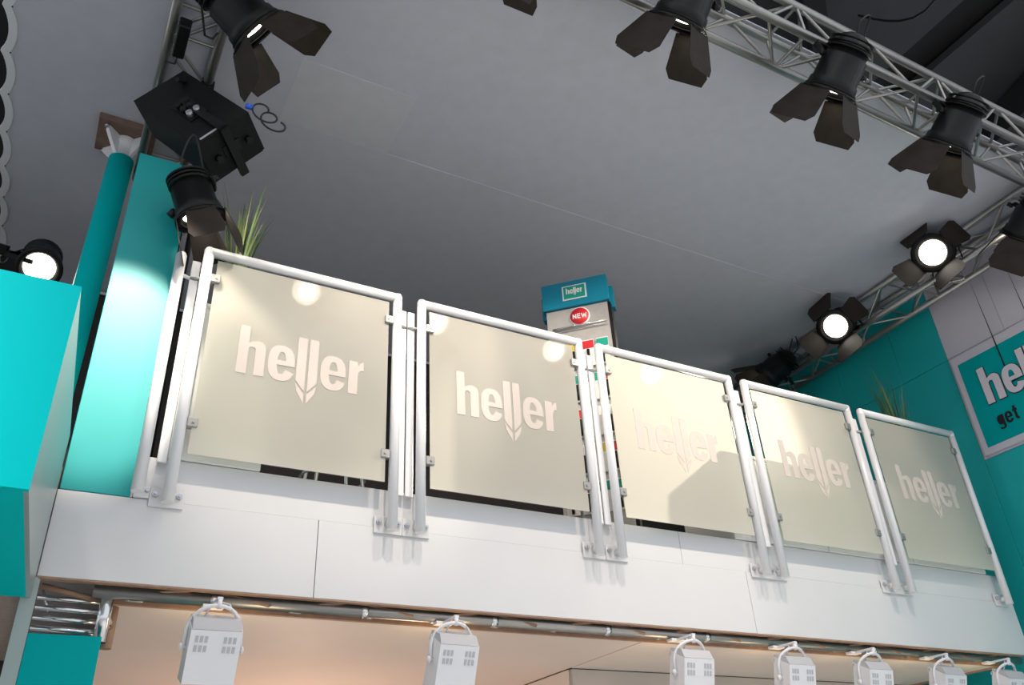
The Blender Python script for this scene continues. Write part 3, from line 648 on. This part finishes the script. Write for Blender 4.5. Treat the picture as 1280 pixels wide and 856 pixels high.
part('foot', MB().lathe((0.935, 0.125, 2.981), (0, 0, 1), [(0, 0.0), (0, 0.045), (0.012, 0.045), (0.02, 0.016)], 16), M['black'], pl)

# ------------------------------------------------------------------ loudspeaker
def csc(p, s=0.95): return CAM + (V(p) - CAM) * s
G_, A_, C_, E_ = csc((0.881, 0.059, 4.747)), csc((0.546, 0.358, 5.204)), csc((1.088, -0.053, 4.973)), csc((1.027, 0.269, 4.717))
a_, c_, e_ = A_ - G_, C_ - G_, E_ - G_
sk = thing('loudspeaker', 'big black loudspeaker cabinet hanging from the upper left truss', 'loudspeaker', G_ + (a_ + c_ + e_) / 2)
def sbox(u0, u1, v0, v1, w0, w1):
    f = lambda u, v, w_: G_ + a_ * u + c_ * v + e_ * w_
    return MB().hexa([f(u0, v0, w0), f(u1, v0, w0), f(u1, v1, w0), f(u0, v1, w0), f(u0, v0, w1), f(u1, v0, w1), f(u1, v1, w1), f(u0, v1, w1)])
part('cabinet', sbox(0, 1, 0, 1, 0, 0.94), M['cab_black'], sk)
part('grille', sbox(0.02, 0.98, 0.02, 0.98, 0.945, 1.0), M['black'], sk)
part('connector_plate', sbox(0.30, 0.62, 0.28, 0.62, -0.03, -0.001), M['black'], sk)
for u, v in ((0.36, 0.36), (0.36, 0.5), (0.45, 0.36), (0.45, 0.5), (0.54, 0.36), (0.54, 0.52)):
    c0 = G_ + a_ * u + c_ * v; nn = -e_.normalized()
    part('connector', MB().tube(c0 + nn * 0.005, c0 + nn * 0.035, 0.016, 12), M['bolt'] if u < 0.4 else M['black'], sk)
part('handle_recess', sbox(-0.012, -0.001, 0.35, 0.65, 0.35, 0.6), M['black'], sk)
part('pale_strip', sbox(0.03, 0.05, 0.12, 0.48, -0.012, -0.001), M['vent'], sk)
# yoke strap across the cabinet
part('yoke_strap', sbox(-0.05, -0.014, 0.42, 0.56, -0.10, 1.12), M['black'], sk)
part('yoke_strap', sbox(-0.05, 0.6, 0.42, 0.56, -0.10, -0.045), M['black'], sk)
for v in (0.22, 0.80):
    c0 = G_ + c_ * v + e_ * 0.5; part('wing_bolt', MB().tube(c0, c0 - a_.normalized() * 0.03, 0.018, 10), M['black'], sk)
h1 = V((0.885, 0.20, 5.31)); h0 = G_ + a_ * 0.72 + c_ * 0.85 - e_ * 0.05
for dx in (-0.05, 0.06):
    part('hanger_arm', MB().tube(h0 + V((dx * 1.5, 0.0, 0)), h1 + V((dx * 0.2, 0, 0)), 0.013, 8), M['black'], sk)
part('hook_clamp', MB().obox(h1, (1, 0, 0), (0, 1, 0), (0, 0, 1), 0.035, 0.03, 0.035), M['black'], sk)
cl = G_ + c_ * 1.0 + a_ * 0.05
loops = []
for i in range(40):
    t_ = i / 39; an = t_ * 6.2832 * 2.2
    loops.append(cl + V((0.06 + 0.10 * t_, -0.02, 0.02 - 0.09 * t_)) + V((0.05 * math.cos(an), 0.0, 0.045 * math.sin(an))))
part('cable', MB().path(loops, 0.005, 6), M['cable'], sk)
part('blue_plug', MB().tube(cl + V((0.0, -0.01, 0.02)), cl + V((0.035, -0.015, 0.015)), 0.014, 10), M['blue'], sk, 'blue plug')
wl = solo('hanging_cable', MB().path([(0.70, -0.62, 5.30), (0.73, -0.48, 5.20), (0.76, -0.36, 5.24), (0.80, -0.28, 5.16), (0.84, -0.24, 5.20), (0.86, -0.20, 5.30)], 0.006, 6), M['cable'], (0.72, 0, 5.2), 'black cable looped under the upper left truss', 'cable')
bx = thing('cable_box', 'small black connector box clipped on the upper left truss', 'box', (0.70, -0.12, 5.29))
part('case', MB().bbox(0.675, 0.735, -0.22, 0.00, 5.24, 5.31, 0.006), M['black'], bx)
part('lead', MB().path([(0.705, 0.0, 5.28), (0.70, 0.05, 5.25), (0.66, 0.10, 5.30)], 0.005, 6), M['cable'], bx)

# ------------------------------------------------------------------ white floodlights under the balcony
def flood(x, yaw, pitch, label, glow):
    hang = V((x, 0.100, 2.495)); t = thing('floodlight', label, 'floodlight', hang, 'white floodlights below the balcony')
    cz = 2.308; c0 = V((x, 0.02, cz))
    Rm = Matrix.Rotation(math.radians(yaw), 3, 'Z') @ Matrix.Rotation(math.radians(pitch), 3, 'X')
    ax, ay, az = Rm @ V((1, 0, 0)), Rm @ V((0, 1, 0)), Rm @ V((0, 0, 1))
    P = lambda u, v, w_: c0 + ax * u + ay * v + az * w_
    W_, D_, H_ = 0.092, 0.055, 0.108
    bdy = MB().hexa([P(-W_, -D_, -H_), P(W_, -D_, -H_), P(W_, D_, -H_), P(-W_, D_, -H_), P(-W_, -D_, H_ * 0.74), P(W_, -D_, H_ * 0.74), P(W_, D_, H_), P(-W_, D_, H_)])
    part('housing', bdy, M['white'], t)
    part('top_cap', MB().hexa([P(-W_ * 0.97, -D_ * 0.98, H_ * 0.755), P(W_ * 0.97, -D_ * 0.98, H_ * 0.755), P(W_ * 0.97, D_, H_ + 0.002), P(-W_ * 0.97, D_, H_ + 0.002), P(-W_ * 0.95, -D_ * 0.45, H_ + 0.010), P(W_ * 0.95, -D_ * 0.45, H_ + 0.010), P(W_ * 0.95, D_, H_ + 0.014), P(-W_ * 0.95, D_, H_ + 0.014)]), M['vent'], t)
    for uu in (-0.068, 0.034):
        for ww in (0.048, 0.015):
            for k in range(3):
                part('vent_slot', MB().obox(P(uu + k * 0.017, -D_ - 0.0008, ww), ax, ay, az, 0.0055, 0.001, 0.0115), M['vent'], t)
    part('front_glass', MB().obox(P(0, D_ + 0.002, -0.01), ax, ay, az, W_ * 0.88, 0.002, H_ * 0.82), M['lens_off'], t)
    part('glass_rim', MB().obox(P(0, D_ + 0.001, H_ * 0.86), ax, ay, az, W_, 0.006, 0.008), M['white'], t)
    part('glass_rim', MB().obox(P(0, D_ + 0.001, -H_ * 0.95), ax, ay, az, W_, 0.006, 0.006), M['white'], t)
    for s in (-1, 1): part('knob', MB().tube(P(s * W_, 0, 0.01), P(s * (W_ + 0.020), 0, 0.01), 0.006, 8).lathe(P(s * (W_ + 0.014), 0, 0.01), ax * s, [(0, 0.0), (0, 0.014), (0.008, 0.014), (0.012, 0)], 12), M['white'], t)
    top = V((x, -0.03, 2.468)); pts = []
    pl, pr = P(-W_ - 0.011, 0, 0.01), P(W_ + 0.011, 0, 0.01)
    for k in range(15):
        a = math.pi * k / 14; mid = (pl + pr) / 2
        sx = -math.cos(a); q = mid + (pr - mid) * sx; h = (top.z - mid.z - 0.005); zz = h * (math.sin(a) ** 0.55)
        pts.append(q * 1.0 + V((0, (top.y - mid.y) * math.sin(a) ** 2, zz)))
    part('yoke', MB().path(pts, 0.0075, 8), M['white'], t)
    part('clamp', MB().box(x - 0.040, x + 0.040, 0.085, 0.125, 2.484, 2.496), M['white'], t)
    part('bracket_arm', MB().box(x - 0.010, x + 0.010, -0.038, 0.086, 2.484, 2.494), M['white'], t)
    part('swivel', MB().tube((x, -0.03, 2.484), (x, -0.03, 2.452), 0.010, 8), M['white'], t)
    part('cable', MB().path([P(-0.045, 0.01, H_ + 0.006), P(-0.03, 0.01, H_ + 0.05), P(0.0, 0.03, H_ + 0.066), P(0.04, 0.02, H_ + 0.06), P(0.055, 0.0, H_ + 0.03)], 0.004, 6), M['white_cable'], t)
    ld = bpy.data.lights.new('flood_beam', 'SPOT'); ld.energy = FLOOD_W; ld.color = (1.0, 0.72, 0.48); ld.spot_size = math.radians(80); ld.spot_blend = 0.6; ld.shadow_soft_size = 0.08
    lo = bpy.data.objects.new('flood_beam', ld); C.objects.link(lo); lo.parent = t
    lo.matrix_local = Matrix.Translation(P(0, D_ + 0.03, -0.02) - hang) @ V((0, 1, -0.45)).to_track_quat('-Z', 'Y').to_matrix().to_4x4()
fl = ['leftmost white floodlight hanging under the balcony', 'second white floodlight from the left under the balcony', 'third white floodlight from the left, turned sideways',
      'middle of the five crowded white floodlights at lower right', 'white floodlight, third from the right under the balcony', 'white floodlight, second from the right under the balcony', 'rightmost white floodlight near the teal wall']
fl[3] = 'fourth white floodlight from the left under the balcony'
for (x, yaw, pitch), lab in zip(((1.262, 0, 20), (2.245, 3, 20), (3.53, 0, 14), (4.21, 0, 14), (4.80, 0, 14), (5.42, 0, 18), (6.0, 0, 18)), fl):
    flood(x, yaw, pitch, lab, True)

# ------------------------------------------------------------------ unseen lamps added above and behind the camera for fill and floor bounce
def fill_lamp(loc, target, power, cone, label):
    loc = V(loc); d = (V(target) - loc).normalized(); t = thing('fill_lamp', label, 'lamp', loc, 'added lamps out of view')
    part('hood', MB().lathe(loc - d * 0.05, d, [(0, 0.0), (0, 0.20), (0.10, 0.38), (0.16, 0.42), (0.16, 0.40), (0.10, 0.36)], 28), M['black'], t)
    part('lamp_glass', MB().lathe(loc + d * 0.04, d, [(0, 0.34), (0.004, 0.0)], 28), M['lens_on'], t)
    part('hanger', MB().tube(loc - d * 0.05, (loc.x, loc.y, 9.2), 0.02, 8), M['black'], t)
    ld = bpy.data.lights.new('fill_beam', 'SPOT'); ld.energy = power; ld.color = (1.0, 0.97, 0.93); ld.spot_size = math.radians(cone); ld.spot_blend = 0.6; ld.shadow_soft_size = 0.35
    lo = bpy.data.objects.new('fill_beam', ld); C.objects.link(lo); lo.parent = t
    lo.matrix_local = Matrix.Translation(d * 0.14) @ d.to_track_quat('-Z', 'Y').to_matrix().to_4x4()
fill_lamp((-1.6, -5.0, 8.4), (-0.35, -1.03, 2.75), FILL_W * 1.2, 18, 'added unseen lamp above the camera, brightening the teal box')
fill_lamp((2.6, -5.2, 8.4), (2.6, -3.6, 0.0), FILL_W, 56, 'added unseen lamp above the camera, lighting the floor for bounce')
fill_lamp((6.5, -5.2, 8.4), (6.0, -3.8, 0.0), FILL_W * 0.7, 56, 'added unseen lamp right of the camera, lighting the aisle floor for bounce')

# unseen lamp added below the gallery to warm the soffit
sl = thing('warm_fill_lamp', 'added warm lamp out of view below the gallery', 'lamp', (2.1, 1.9, 0))
part('base', MB().lathe((2.1, 1.9, 0.001), (0, 0, 1), [(0, 0), (0, 0.14), (0.02, 0.14), (0.03, 0.02)], 24), M['black'], sl)
part('pole', MB().tube((2.1, 1.9, 0.02), (2.1, 1.9, 1.35), 0.012, 10), M['chrome'], sl)
part('shade', MB().lathe((2.1, 1.9, 1.30), (0, 0, 1), [(0, 0.06), (0.22, 0.20), (0.225, 0.20), (0.0, 0.058)], 28), M['white'], sl)
part('bulb', MB().lathe((2.1, 1.9, 1.36), (0, 0, 1), [(0, 0.015), (0.02, 0.035), (0.05, 0.03), (0.07, 0.0)], 16), M['lens_off'], sl)
ld = bpy.data.lights.new('lamp_glow', 'POINT'); ld.energy = 34; ld.color = (1.0, 0.66, 0.45); ld.shadow_soft_size = 0.06
lo = bpy.data.objects.new('lamp_glow', ld); C.objects.link(lo); lo.parent = sl; lo.location = (0, 0, 1.47)
